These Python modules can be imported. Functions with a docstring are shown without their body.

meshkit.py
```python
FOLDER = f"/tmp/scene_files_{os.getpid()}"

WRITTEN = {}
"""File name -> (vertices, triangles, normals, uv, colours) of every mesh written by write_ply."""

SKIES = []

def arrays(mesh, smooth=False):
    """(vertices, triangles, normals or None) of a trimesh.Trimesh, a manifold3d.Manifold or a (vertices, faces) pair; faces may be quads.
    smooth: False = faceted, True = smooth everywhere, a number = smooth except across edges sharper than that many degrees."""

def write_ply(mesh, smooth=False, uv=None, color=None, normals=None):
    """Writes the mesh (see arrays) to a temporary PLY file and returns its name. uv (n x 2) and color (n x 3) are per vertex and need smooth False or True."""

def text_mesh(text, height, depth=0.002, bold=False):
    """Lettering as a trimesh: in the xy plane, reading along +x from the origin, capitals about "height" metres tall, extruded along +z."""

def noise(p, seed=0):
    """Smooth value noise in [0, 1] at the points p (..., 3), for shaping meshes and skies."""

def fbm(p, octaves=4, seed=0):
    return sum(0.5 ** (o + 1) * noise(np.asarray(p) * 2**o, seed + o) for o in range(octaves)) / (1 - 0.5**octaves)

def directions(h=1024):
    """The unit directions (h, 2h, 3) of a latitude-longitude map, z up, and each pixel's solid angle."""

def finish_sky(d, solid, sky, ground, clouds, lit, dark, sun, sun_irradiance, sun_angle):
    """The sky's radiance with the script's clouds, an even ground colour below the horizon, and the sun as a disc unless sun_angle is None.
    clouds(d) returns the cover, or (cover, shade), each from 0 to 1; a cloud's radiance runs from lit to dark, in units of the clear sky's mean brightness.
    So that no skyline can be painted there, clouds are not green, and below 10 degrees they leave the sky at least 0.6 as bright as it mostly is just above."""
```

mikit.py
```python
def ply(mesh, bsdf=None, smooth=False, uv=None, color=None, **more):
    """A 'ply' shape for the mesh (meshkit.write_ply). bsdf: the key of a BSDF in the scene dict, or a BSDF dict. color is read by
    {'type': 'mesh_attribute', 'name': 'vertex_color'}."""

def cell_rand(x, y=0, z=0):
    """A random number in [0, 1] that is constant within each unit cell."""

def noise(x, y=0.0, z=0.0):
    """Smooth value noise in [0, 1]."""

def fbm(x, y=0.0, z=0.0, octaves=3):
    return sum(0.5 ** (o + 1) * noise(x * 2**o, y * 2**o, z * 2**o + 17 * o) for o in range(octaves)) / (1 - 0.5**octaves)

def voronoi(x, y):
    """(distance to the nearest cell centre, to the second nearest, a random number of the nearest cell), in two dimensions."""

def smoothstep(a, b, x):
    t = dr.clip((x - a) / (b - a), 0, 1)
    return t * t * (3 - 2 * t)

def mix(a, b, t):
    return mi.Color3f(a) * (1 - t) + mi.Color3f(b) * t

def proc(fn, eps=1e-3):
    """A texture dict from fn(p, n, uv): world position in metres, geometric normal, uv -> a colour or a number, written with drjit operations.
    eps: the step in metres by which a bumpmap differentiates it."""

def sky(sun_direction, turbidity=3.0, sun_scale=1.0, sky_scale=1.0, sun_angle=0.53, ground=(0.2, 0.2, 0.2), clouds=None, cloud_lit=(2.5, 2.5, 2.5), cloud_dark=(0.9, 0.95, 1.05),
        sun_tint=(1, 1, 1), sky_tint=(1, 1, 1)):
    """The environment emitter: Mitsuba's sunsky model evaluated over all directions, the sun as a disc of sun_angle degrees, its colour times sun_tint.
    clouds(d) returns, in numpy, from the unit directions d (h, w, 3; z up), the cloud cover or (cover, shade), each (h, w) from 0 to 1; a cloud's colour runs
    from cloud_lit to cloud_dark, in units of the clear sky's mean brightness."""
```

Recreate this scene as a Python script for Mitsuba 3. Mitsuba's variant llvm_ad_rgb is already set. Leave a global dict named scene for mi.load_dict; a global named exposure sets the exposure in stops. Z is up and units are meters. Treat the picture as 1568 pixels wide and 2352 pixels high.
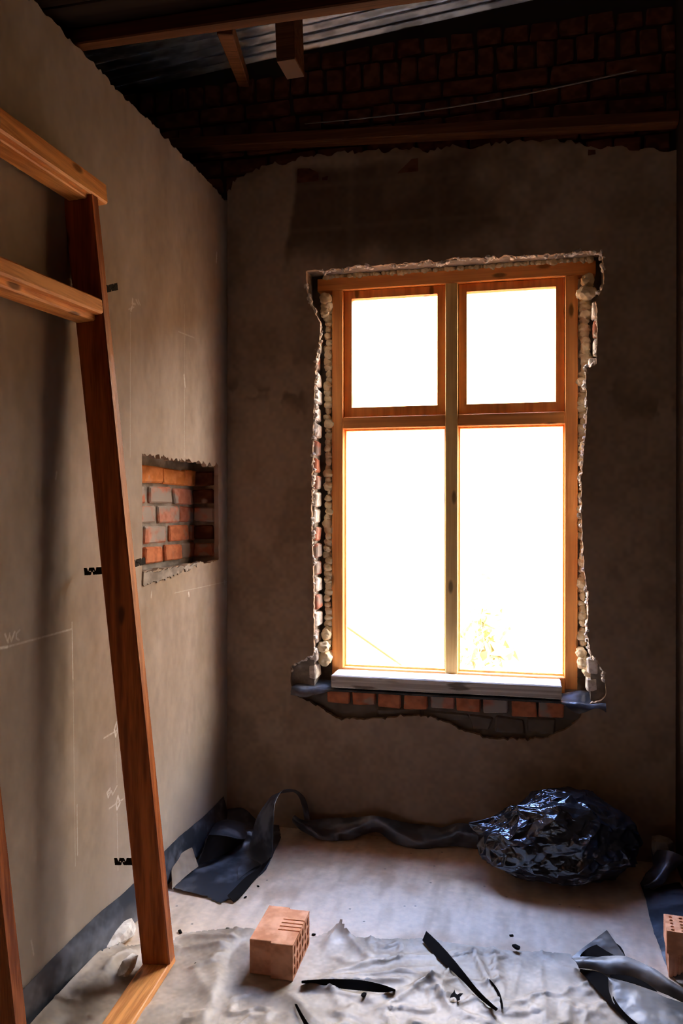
import math, random
import numpy as np
import trimesh, manifold3d
import shapely
from shapely.geometry import Polygon, Point, LineString, box as sbox
import drjit as dr
import mitsuba as mi
import mikit, meshkit
from mikit import proc, noise, fbm, cell_rand, voronoi, smoothstep, mix

T = mi.ScalarTransform4f
scene, labels = {}, {}

# ------------------------------------------------------------------ camera, sky, exposure
F, EYE, HY, YAW = 1815.0, 1.5, 1169.0, math.radians(13.04)
S_, C_ = math.sin(YAW), math.cos(YAW)
scene['camera'] = {'type': 'perspective', 'fov': math.degrees(2 * math.atan(784 / F)), 'fov_axis': 'x', 'near_clip': 0.05, 'far_clip': 200.0,
                   'to_world': T().look_at(origin=[0, 0, EYE], target=[-S_, C_, EYE - 7 / F], up=[0, 0, 1])}
def clouds(d):
    """broken cloud added for warm low light, thicker towards the horizon, open blue overhead"""
    z = np.maximum(d[..., 2], .03)
    q = np.stack([d[..., 0] / (z + .12), d[..., 1] / (z + .12), np.zeros_like(z)], -1) * 1.3
    n = meshkit.fbm(q + 4.2, 5, 3)
    t = np.clip((.90 - z) / .35, 0, 1)
    cover = np.clip((n + .55 * t - .62) / .25, 0, 1)
    return cover, np.clip((n - .6) / .4, 0, .5)
scene['sky'] = mikit.sky((0.14, 0.30, 0.95), turbidity=2.4, sun_scale=0.0, sky_scale=3.0, ground=(0.3, 0.26, 0.2), clouds=clouds, cloud_lit=(1.75, 1.62, 1.46), cloud_dark=(1.1, 1.05, 1.0), sky_tint=(0.93, 0.985, 1.12))
exposure = 6.22

# ------------------------------------------------------------------ measuring: from a point of the photograph to the place in the room
def ray(px, py):
    u, v = (px - 784) / F, (HY - py) / F
    return np.array([-S_ + C_ * u, C_ + S_ * u, v])
def on_z(px, py, z=0.0):
    r = ray(px, py); return np.array([0, 0, EYE]) + r * ((z - EYE) / r[2])
def on_y(px, py, y):
    r = ray(px, py); return np.array([0, 0, EYE]) + r * (y / r[1])
def on_x(px, py, x):
    r = ray(px, py); return np.array([0, 0, EYE]) + r * (x / r[0])

XL, XR, YB, YFR, ZTOP, YREAR = -1.387, 0.621, 3.56, 3.68, 2.97, -3.0

# ------------------------------------------------------------------ helpers
rng = np.random.default_rng(7)
def put(key, mesh, bsdf, smooth=False, **kw):
    k, n = key, 0
    while k in scene:
        n += 1; k = f'{key}_{n:03d}'
    scene[k] = mikit.ply(mesh, bsdf, smooth=smooth, **kw)
    return k
def tag(key, label, category=None, group=None, kind=None):
    d = {'label': label}
    if category: d['category'] = category
    if group: d['group'] = group
    d['kind'] = kind or 'thing'
    labels[key] = d
def cbox(x0, x1, y0, y1, z0, z1, ch=0.003, jit=0.0, r=None):
    """a box with chamfered edges; jit makes the corners uneven"""
    lo, hi = np.array([x0, y0, z0]), np.array([x1, y1, z1])
    c, h = (lo + hi) / 2, (hi - lo) / 2
    ch = min(ch, 0.45 * h.min())
    pts = []
    for s in np.ndindex(2, 2, 2):
        sg = np.array(s) * 2 - 1
        corner = h * sg
        if jit:
            corner = corner + (r or rng).normal(0, jit, 3)
        for k in range(3):
            q = corner - sg * ch
            q[k] = corner[k]
            pts.append(q)
    return trimesh.convex.convex_hull(np.array(pts) + c)
def cat(ms):
    return trimesh.util.concatenate(ms)
def beam_between(a, b, w, h, up=(0, 0, 1), ch=0.003):
    """timber of w x h section from a to b"""
    a, b = np.array(a, float), np.array(b, float)
    L = np.linalg.norm(b - a); d = (b - a) / L
    side = np.cross(d, up); side /= np.linalg.norm(side); u = np.cross(side, d)
    m = cbox(-w / 2, w / 2, 0, L, -h / 2, h / 2, ch)
    M = np.eye(4); M[:3, 0], M[:3, 1], M[:3, 2], M[:3, 3] = side, d, u, a
    m.apply_transform(M); return m
def extrude_xz(poly, y0, y1):
    """polygon given in (x, z), extruded between y0 and y1"""
    m = trimesh.creation.extrude_polygon(poly, y1 - y0, engine='earcut')
    v = m.vertices.copy()
    m.vertices = np.c_[v[:, 0], y1 - v[:, 2], v[:, 1]]
    m.fix_normals(); return m
def extrude_yz(poly, x0, x1):
    m = trimesh.creation.extrude_polygon(poly, x1 - x0, engine='earcut')
    v = m.vertices.copy()
    m.vertices = np.c_[x0 + v[:, 2], v[:, 0], v[:, 1]]
    m.fix_normals(); return m
def ragged(pts, step=0.012, amp=0.006, seed=0, closed=False):
    """a polyline with a broken, uneven course"""
    ls = LineString(list(pts) + ([pts[0]] if closed else []))
    n = max(2, int(ls.length / step))
    r = np.random.default_rng(seed)
    out = []
    for i in range(n + (0 if closed else 1)):
        q = ls.interpolate(i / n, normalized=True)
        a = amp * (0.6 * r.normal() + 1.3 * (meshkit.noise(np.array([[i * 0.35, seed, 0.0]]))[0] - 0.5) * 2)
        b = amp * r.normal() * 0.6
        out.append((q.x + b * 0.6, q.y + a))
    return out
def ruled(e0, e1, n=40, m=14, bump=0.0, seed=0, bulge=None, freq=9.0):
    """a soft sheet spanned between two 3-D edge lines, with wrinkles"""
    def line(e):
        e = np.array(e, float)
        if len(e) > 2:
            from scipy.interpolate import PchipInterpolator
            t = np.r_[0, np.cumsum(np.linalg.norm(np.diff(e, axis=0), axis=1))]; t /= t[-1]
            return PchipInterpolator(t, e)(np.linspace(0, 1, n))
        return e[0] + (e[1] - e[0]) * np.linspace(0, 1, n)[:, None]
    a, b = line(e0), line(e1)
    w = np.linspace(0, 1, m)[None, :, None]
    g = a[:, None] * (1 - w) + b[:, None] * w
    if bulge is not None:
        g = g + np.array(bulge) * (np.sin(np.pi * w) ** 1.0)
    if bump:
        q = g.reshape(-1, 3) * freq
        d = np.stack([meshkit.fbm(q + 31.7 * k, 4, seed + k) - 0.5 for k in range(3)], -1)
        rd = (0.5 - np.abs(meshkit.fbm(q * 0.8 + 11, 3, seed + 9) - 0.5) * 4)[:, None]
        g = g + (bump * (d + np.array([0, 0, 0.5]) * rd * 0.4)).reshape(g.shape)
    i, j = np.meshgrid(np.arange(n - 1), np.arange(m - 1), indexing='ij')
    q = np.stack([i * m + j, (i + 1) * m + j, (i + 1) * m + j + 1, i * m + j + 1], -1).reshape(-1, 4)
    return trimesh.Trimesh(g.reshape(-1, 3), np.vstack([q[:, [0, 1, 2]], q[:, [0, 2, 3]]]), process=False)
def thick(m, t=0.0015):
    """gives a thin sheet its two faces and rim"""
    m = trimesh.Trimesh(m.vertices, m.faces, process=False)
    n = m.vertex_normals; v = np.vstack([m.vertices + n * t / 2, m.vertices - n * t / 2]); k = len(m.vertices)
    e = m.edges; key = np.sort(e, axis=1); _, inv, cnt = np.unique(key, axis=0, return_inverse=True, return_counts=True)
    be = e[cnt[inv] == 1]
    rim = np.vstack([np.c_[be[:, 1], be[:, 0], be[:, 0] + k], np.c_[be[:, 1], be[:, 0] + k, be[:, 1] + k]])
    return trimesh.Trimesh(v, np.vstack([m.faces, m.faces[:, ::-1] + k, rim]), process=False)

# ------------------------------------------------------------------ materials
def principled(col, rough=0.6, **kw):
    c = col if isinstance(col, dict) else {'type': 'rgb', 'value': list(col)}
    return {'type': 'twosided', 'b': {'type': 'principled', 'base_color': c, 'roughness': rough, **kw}}
def bumped(col, rough, fn, scale, eps=1e-3, **kw):
    c = col if isinstance(col, dict) else {'type': 'rgb', 'value': list(col)}
    return {'type': 'twosided', 'b': {'type': 'bumpmap', 'a': proc(fn, eps), 'scale': scale, 'b': {'type': 'principled', 'base_color': c, 'roughness': rough, **kw}}}

# chalk and pencil marks on the left wall, in (y, z): strokes of (photograph point, photograph point, half width, strength)
STROKES = [((0, 1489), (16, 1486), .004, .8), ((16, 1486), (60, 1474), .003, .45), ((60, 1474), (165, 1445), .003, .5),
           ((11, 1457), (18, 1475), .0035, .55), ((18, 1475), (22, 1455), .003, .5), ((22, 1460), (26, 1472), .003, .5), ((26, 1472), (33, 1452), .0035, .6),
           ((45, 1447), (37, 1456), .003, .45), ((37, 1456), (37, 1466), .003, .45), ((37, 1466), (43, 1470), .003, .45),
           ((165, 1430), (167, 1560), .003, .55), ((167, 1560), (172, 1990), .0025, .22),
           ((300, 720), (299, 1050), .0025, .3), ((424, 700), (424, 860), .0022, .2), ((424, 890), (423, 1050), .0025, .35), ((423, 862), (425, 888), .005, .6),
           ((305, 688), (304, 698), .005, .6), ((304, 698), (311, 699), .004, .5), ((313, 690), (318, 699), .004, .4), ((318, 690), (322, 700), .004, .4),
           ((304, 704), (301, 714), .004, .6), ((296, 711), (308, 706), .003, .4),
           ((410, 762), (446, 776), .003, .25), ((498, 582), (497, 602), .006, .6),
           ((267, 1660), (262, 1676), .004, .8), ((262, 1676), (265, 1692), .004, .9), ((265, 1692), (270, 1678), .003, .7), ((270, 1678), (267, 1660), .003, .7), ((238, 1696), (268, 1678), .003, .5),
           ((252, 1812), (245, 1822), .004, .7), ((245, 1822), (248, 1832), .004, .7), ((248, 1832), (253, 1822), .003, .6), ((253, 1822), (252, 1812), .003, .5), ((253, 1822), (246, 1823), .003, .5), ((255, 1818), (258, 1826), .003, .5), ((258, 1826), (268, 1806), .003, .5),
           ((270, 1830), (266, 1846), .004, .8), ((266, 1846), (268, 1860), .004, .8), ((268, 1860), (275, 1845), .004, .7), ((275, 1845), (270, 1830), .004, .7), ((250, 1858), (282, 1836), .003, .45),
           ((268, 1870), (270, 2000), .0025, .35), ((176, 1850), (177, 1965), .003, .4), ((265, 1700), (268, 1800), .002, .25),
           ((401, 1362), (520, 1336), .0022, .25), ((348, 1360), (347, 1372), .004, .5), ((433, 1362), (434, 1368), .006, .9), ((516, 1334), (516, 1342), .004, .5),
           ((70, 2162), (76, 2195), .003, .35), ((130, 1085), (128, 1100), .004, .5)]
SEG = [(on_x(*a, XL)[1:], on_x(*b, XL)[1:], w, k) for a, b, w, k in STROKES]

def plaster_left(p, n, uv):
    y, z = p.y, p.z
    a = fbm(y * 2.1, z * 1.3, p.x * 2 + 3, 4)
    b = fbm(y * 9 + 5, z * 3.2, 2.0, 4)
    c = fbm(y * 40, z * 25, 7.0, 3)
    col = mix((0.285, 0.220, 0.168), (0.37, 0.302, 0.245), smoothstep(.3, .7, a * .6 + b * .4))
    col = mix(col, (0.27, 0.20, 0.13), smoothstep(.55, .75, fbm(y * 4 + 9, z * 2.4, 1.0, 4)) * .5)
    col = col * (0.9 + 0.2 * c)
    # greyer plaster low down
    col = mix(col, (0.34, 0.31, 0.275), smoothstep(.62, .1, z + .35 * (b - .5)) * .45)
    m = mi.Float(0)
    for A, B, w, k in SEG:
        d = B - A; L2 = float(d @ d)
        t = dr.clip(((y - float(A[0])) * float(d[0]) + (z - float(A[1])) * float(d[1])) / L2, 0, 1)
        e = dr.sqrt(dr.square(y - float(A[0]) - t * float(d[0])) + dr.square(z - float(A[1]) - t * float(d[1])))
        m = dr.maximum(m, float(k) * smoothstep(float(w) * 1.7, float(w) * .2, e) * .72)
    m = m * (0.55 + 0.6 * noise(y * 160, z * 160, 3.0))
    return mix(col, (0.82, 0.78, 0.72), dr.clip(m * dr.select(p.x > XL - .004, 1.0, 0.0), 0, 1))
def plaster_bump(p, n, uv):
    return fbm(p.x * 5 + p.y * 5, p.z * 4, p.y * 3, 3) * 4 + fbm(p.x * 30 + 3, p.y * 30, p.z * 22, 3) * .8 + noise(p.x * 300, p.y * 300, p.z * 300) * .12
def plaster_back(p, n, uv):
    x, z = p.x, p.z
    w = (fbm(x * 6, z * 6, 4.0, 4) - .5)
    a = fbm(x * 2.2 + 4, z * 1.8, 9.0, 4)
    b = fbm(x * 11, z * 9, 1.0, 3)
    col = mix((0.28, 0.20, 0.14), (0.38, 0.285, 0.21), smoothstep(.3, .7, a * .7 + b * .3))
    # bare, darker undercoat above the window
    inx = smoothstep(-1.11, -1.08, x + w * .06 - .04 * smoothstep(2.7, 3.0, z)) * smoothstep(.05, -.35, x + w * .5)
    inz = smoothstep(2.60, 2.76, z + w * .16) * smoothstep(3.12, 3.05, z + w * .08)
    blk = smoothstep(.42, .5, dr.abs(x / .39 - dr.floor(x / .39) - .5)) + smoothstep(.40, .5, dr.abs(z / .2 - dr.floor(z / .2) - .5))
    col = mix(col, (0.11, 0.07, 0.045), inx * inz * (.92 - .12 * dr.clip(blk, 0, 1)))
    # edge of the later coat beside the window
    edge = 1.99 + w * .22 + .05 * dr.sin(x * 9)
    side = smoothstep(-.97, -1.02, x) + smoothstep(.31, .36, x)
    col = mix(col, (0.18, 0.12, 0.08), smoothstep(.10, 0.0, dr.abs(z - edge)) * side * smoothstep(.45, .6, fbm(x * 14, z * 10, 3.0, 3)) * .8)
    col = mix(col, (0.22, 0.15, 0.10), smoothstep(.55, .7, fbm(x * 5 + 20, z * 4, 2.0, 4)) * .5)
    # darker strip low down
    col = mix(col, (0.21, 0.135, 0.085), smoothstep(.5, .12, z + .3 * w) * .45)
    return col * (.9 + .2 * noise(x * 60, z * 60, 1.0))
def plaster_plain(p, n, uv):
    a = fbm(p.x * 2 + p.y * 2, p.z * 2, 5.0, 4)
    return mix((0.02, 0.014, 0.009), (0.036, 0.025, 0.017), a)  # near-black colour so these walls bounce little fill light
def mortar_fn(p, n, uv):
    a = fbm(p.x * 25, p.y * 25, p.z * 25, 4)
    b = fbm(p.x * 7, p.y * 7, p.z * 7 + 4, 3)
    return mix((0.17, 0.145, 0.12), (0.33, 0.29, 0.25), smoothstep(.3, .7, .6 * a + .4 * b))
def mortar_dark_fn(p, n, uv):
    return mix((0.075, 0.06, 0.048), (0.19, 0.155, 0.125), fbm(p.x * 20, p.y * 20, p.z * 20, 4))
def mortar_bump(p, n, uv):
    return fbm(p.x * 28, p.y * 28, p.z * 28, 4) * 1.0
def edge_fn(p, n, uv):
    a = fbm(p.x * 45, p.y * 45, p.z * 45, 4)
    return mix((0.5, 0.45, 0.4), (0.78, 0.74, 0.68), smoothstep(.35, .65, a))
def brick_fn(lo, hi, smear):
    def fn(p, n, uv):
        a = fbm(p.x * 30, p.y * 30, p.z * 30, 4)
        g = fbm(p.x * 13 + 3, p.y * 13, p.z * 13, 3)
        c = mix(lo, hi, smoothstep(.3, .7, a))
        return mix(c, (0.33, 0.28, 0.245), smoothstep(1 - smear, 1.18 - smear, g + .15 * a))
    return fn
def wood_fn(axis, lo, hi, knots=True):
    def fn(p, n, uv):
        q = [p.x, p.y, p.z]
        l = q.pop(axis)
        a, b = q
        wav = fbm(l * 1.5, a * 5, b * 5, 2)
        g = fbm(a * 60 + wav * 3, b * 60, l * 1.6, 3)
        fine = noise(a * 420, b * 420, l * 9)
        c = mix(lo, hi, smoothstep(.25, .75, g * .8 + .2 * fine))
        if knots:
            f1, f2, rr = voronoi(l * 3.1 + 5, (a + b) * 9)
            c = mix(c, (lo[0] * .28, lo[1] * .22, lo[2] * .2), smoothstep(.13, .05, f1) * dr.select(rr > .45, .85, 0.))
        return c
    return fn
def old_wood_fn(p, n, uv):
    g = fbm(p.x * 2.2, p.y * 60, p.z * 90, 4)
    s = fbm(p.x * 7, p.y * 25 + 3, p.z * 35, 3)
    c = mix((0.42, 0.39, 0.36), (0.66, 0.64, 0.61), smoothstep(.3, .7, g))
    return mix(c, (0.13, 0.10, 0.08), smoothstep(.58, .70, s) * .8)
def floor_fn(p, n, uv):
    a = fbm(p.x * 2.5, p.y * 2.5, 1.0, 4)
    s = fbm(p.x * 22, p.y * 4.5, 5.0, 3)
    t = fbm(p.x * 50, p.y * 50, 6.0, 3)
    c = mix((0.50, 0.39, 0.29), (0.69, 0.56, 0.44), smoothstep(.3, .7, a * .5 + s * .5))
    c = mix(c, (0.43, 0.29, 0.19), smoothstep(.50, .68, fbm(p.x * 3.4 + 7, p.y * 3.4, 3.0, 4)) * .6)
    f1, f2, r = voronoi(p.x * 14, p.y * 14)
    c = mix(c, (0.12, 0.1, 0.09), smoothstep(.09, .03, f1) * dr.select(r > .93, .7, 0.))
    return c * (.88 + .24 * t)
def floor_bump(p, n, uv):
    return fbm(p.x * 18, p.y * 5, 2.0, 3) * 1.0 + noise(p.x * 120, p.y * 120, 1.0) * .25
def sheet_fn(p, n, uv):
    a = fbm(p.x * 6, p.y * 6, p.z * 6, 4)
    t = noise(p.x * 90, p.y * 90, 2.0)
    c = mix((0.25, 0.20, 0.15), (0.47, 0.39, 0.305), smoothstep(.3, .68, a))
    return c * (.9 + .2 * t)
def grey_fn(p, n, uv):
    a = fbm(p.x * 9, p.y * 9, p.z * 9, 4)
    return mix((0.05, 0.05, 0.052), (0.22, 0.205, 0.19), smoothstep(.38, .72, a))
def dpc_fn(p, n, uv):
    a = fbm(p.x * 12, p.y * 12, p.z * 12, 4)
    return mix((0.026, 0.031, 0.041), (0.095, 0.108, 0.138), smoothstep(.42, .75, a))
def sheet_bump(p, n, uv):
    return fbm(p.x * 16, p.y * 16, p.z * 16, 3) * 2.5 + fbm(p.x * 70 + 4, p.y * 70, p.z * 70, 2) * .35
def zinc_fn(p, n, uv):
    a = fbm(p.x * 9, p.y * 30, 1.0, 4)
    return mix((0.40, 0.41, 0.42), (0.80, 0.81, 0.82), smoothstep(.35, .65, a))
def dark_board_fn(p, n, uv):
    a = fbm(p.x * 1.5, p.y * 40, 1.0, 3)
    return mix((0.018, 0.012, 0.009), (0.05, 0.034, 0.024), a)
def bag_bump(p, n, uv):
    a = fbm(p.x * 17, p.y * 17, p.z * 17, 3)
    b = fbm(p.x * 55 + 9, p.y * 55, p.z * 55, 2)
    return dr.abs(a - .5) * 8 + dr.abs(b - .5) * 3

scene['plaster_left'] = bumped(proc(plaster_left), .85, plaster_bump, .0022, 2e-3, specular=.25)
scene['plaster_back'] = bumped(proc(plaster_back), .85, plaster_bump, .0022, 2e-3, specular=.25)
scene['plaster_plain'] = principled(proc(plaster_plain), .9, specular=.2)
scene['mortar'] = bumped(proc(mortar_fn), .95, mortar_bump, .012, 2e-3, specular=.1)
scene['broken_plaster'] = bumped(proc(edge_fn), .95, mortar_bump, .008, 2e-3, specular=.1)
scene['brick_red'] = bumped(proc(brick_fn((0.42, 0.13, 0.06), (0.56, 0.21, 0.10), .36)), .9, mortar_bump, .004, 2e-3, specular=.15)
scene['brick_dark'] = bumped(proc(brick_fn((0.075, 0.026, 0.015), (0.14, 0.055, 0.03), .12)), .9, mortar_bump, .004, 2e-3, specular=.1)  # darker brick tone; on the niche cheek it stands in for shade
scene['mortar_dark'] = bumped(proc(mortar_dark_fn), .95, mortar_bump, .016, 2e-3, specular=.1)
scene['mortar_near_black'] = principled((0.04, 0.032, 0.027), .95, specular=.1)  # near-black mortar tone behind the upper bricks
scene['brick_orange'] = bumped(proc(brick_fn((0.46, 0.15, 0.04), (0.58, 0.23, 0.08), .30)), .9, mortar_bump, .004, 2e-3, specular=.15)
scene['brick_smeared'] = bumped(proc(brick_fn((0.40, 0.15, 0.09), (0.50, 0.24, 0.17), .50)), .9, mortar_bump, .006, 2e-3, specular=.15)
scene['brick_pale'] = bumped(proc(edge_fn), .95, mortar_bump, .006, 2e-3, specular=.1)
scene['brick_new'] = bumped(proc(brick_fn((0.54, 0.235, 0.125), (0.72, 0.385, 0.245), .14)), .9, mortar_bump, .002, 2e-3, specular=.15)
SHADED_WOOD = ((0.20, 0.040, 0.008), (0.44, 0.125, 0.030))  # door frame uprights, colour darkened for their shaded inner face
LIT_WOOD = ((0.60, 0.20, 0.045), (0.90, 0.42, 0.125))  # same timber for the rails, colour lightened as if lit
scene['wood_upright'] = principled(proc(wood_fn(2, *SHADED_WOOD)), .5, specular=.4)
scene['wood_along'] = principled(proc(wood_fn(1, *LIT_WOOD)), .5, specular=.4)
WIN = ((0.74, 0.26, 0.065), (0.93, 0.41, 0.115))  # wood colour raised to take in the glare around the frame
scene['window_wood_upright'] = principled(proc(wood_fn(2, *WIN)), .55, specular=.35)
scene['window_wood_across'] = principled(proc(wood_fn(0, *WIN)), .55, specular=.35)
scene['window_wood_pale'] = principled(proc(wood_fn(2, (0.74, 0.46, 0.15), (0.92, 0.64, 0.27))), .55, specular=.35)
scene['roof_wood'] = principled(proc(wood_fn(0, (0.075, 0.026, 0.010), (0.15, 0.056, 0.021), False)), .7, specular=.2)
scene['sawn_wood'] = principled((0.17, 0.105, 0.07), .85, specular=.1)
scene['old_wood'] = principled(proc(old_wood_fn), .75, specular=.3)
scene['floor_screed'] = bumped(proc(floor_fn), .75, floor_bump, .0025, 2e-3, specular=.3)
scene['dusty_plastic'] = bumped(proc(sheet_fn), .5, sheet_bump, .0030, 2e-3, specular=.5)
scene['black_plastic'] = bumped(proc(dpc_fn), .30, sheet_bump, .0022, 2e-3, specular=.9, spec_tint=.4)  # blue of the skylight put into base colour and specular tint
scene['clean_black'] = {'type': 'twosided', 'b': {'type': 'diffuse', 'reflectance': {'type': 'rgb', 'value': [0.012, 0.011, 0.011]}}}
scene['grey_plastic'] = bumped(proc(grey_fn), .42, sheet_bump, .0028, 2e-3, specular=.6)
scene['bag_plastic'] = bumped((0.006, 0.008, 0.012), .15, bag_bump, .0013, 1e-3, specular=1.0, clearcoat=1.0, clearcoat_gloss=.93, spec_tint=.75)  # sky blue tinted into the base and the highlights
scene['zinc'] = principled(proc(zinc_fn), .32, metallic=.9)
scene['dark_boards'] = principled(proc(dark_board_fn), .9, specular=.1)
scene['foam'] = principled((0.66, 0.54, 0.34), .6, specular=.35)
scene['strap_metal'] = principled((0.007, 0.005, 0.004), .8, specular=.1)
scene['glass'] = {'type': 'thindielectric', 'int_ior': 1.5}
scene['cable_grey'] = principled((0.12, 0.10, 0.085), .6)

def sand_fn(p, n, uv):
    return mix((0.15, 0.105, 0.06), (0.22, 0.155, 0.09), fbm(p.x * 3, p.y * 3, 0.0, 4))
def facade_fn(p, n, uv):
    return mix((0.34, 0.22, 0.115), (0.42, 0.28, 0.16), fbm(p.x * 2, p.z * 2, 0.0, 4))
scene['sand'] = principled(proc(sand_fn), .95, specular=.1)
scene['facade'] = principled(proc(facade_fn), .9, specular=.1)
scene['leaf'] = principled((0.50, 0.45, 0.22), .7)
scene['pole_wood'] = principled((0.26, 0.17, 0.07), .7)

# ------------------------------------------------------------------ the setting: floor
put('floor', cbox(-2.3, XR + .05, YREAR - .1, YB + .3, -.12, 0.0, .001), 'floor_screed')
tag('floor', 'pale dusty concrete floor of the unfinished room', kind='structure')

# ------------------------------------------------------------------ left wall: plaster skin, masonry core with a niche, bricks of the niche
top = ragged([(YREAR, ZTOP), (YB + .01, ZTOP)], .014, .006, 3)
NY0, NY1, NZ0, NZ1, ND = 2.700, 3.452, 1.270, 1.700, .118
nic = ragged([(NY0, NZ0 - .005), (NY1, NZ0 - .01)], .012, .005, 11) + ragged([(NY1 + .004, NZ0), (NY1, NZ1)], .02, .004, 12) + ragged([(NY1, NZ1), (3.1, NZ1 + .006), (NY0, NZ1 + .002)], .01, .007, 13) + ragged([(NY0, NZ1), (NY0, NZ0)], .03, .003, 14)
skin = Polygon([(YREAR, 0.0)] + [(YREAR, ZTOP)] + top + [(YB + .01, 0.0)], [nic]).buffer(0)
put('wall_left', extrude_yz(skin, XL - .022, XL), 'plaster_left')
tag('wall_left', 'brown cement plastered partition wall with chalk marks and a brick niche', kind='structure')
core = Polygon([(YREAR, 0), (YREAR, ZTOP - .01)] + [(y, z - .018) for y, z in ragged([(YREAR, ZTOP), (YB, ZTOP)], .03, .014, 5)] + [(YB, 0)], [[(NY0 - .02, NZ0 - .02), (NY1 + .03, NZ0 - .02), (NY1 + .03, NZ1 + .02), (NY0 - .02, NZ1 + .02)]]).buffer(0)
put('wall_left__masonry', cat([extrude_yz(core, XL - .022 - ND, XL - .0225), cbox(XL - .16, XL - .022 - ND, YREAR, YB, 0, ZTOP - .05, .001)]), 'mortar')
xb = XL - .022 - ND
lr = random.Random(3)
mats = ['brick_orange', 'brick_smeared', 'brick_smeared', 'brick_smeared', 'brick_red']
for row in range(5):
    zt = NZ1 - .022 - row * .084
    y = NY0 - .02 - [0, .13, .05, .15, .09][row]
    while y < NY1 + .02:
        w = [.218, .205, .21, .2, .17][row] + lr.uniform(-.006, .006)
        a, b = max(y, NY0 - .018), min(y + w, NY1 + .028)
        if b - a > .03:
            m = mats[row] if lr.random() > .25 else lr.choice(['brick_red', 'brick_smeared'])
            if row == 0: m = 'brick_orange'
            put('wall_left__brick', cbox(xb - .03, xb + lr.uniform(.006, .016) + (.012 if row == 0 else 0), a, b, zt - .070, zt, .006, .0025), m)
        y += w + lr.uniform(.014, .03) * (0.2 if row == 0 else 1)
    # the far cheek of the niche, darker brick colour put in for its shade
    put('wall_left__brick', cbox(xb + .008, XL - .03, NY1 + .016 - lr.uniform(0, .008), NY1 + .05, zt - .068, zt - .002, .006, .0025), lr.choice(['brick_dark', 'brick_dark', 'brick_smeared']))
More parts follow.
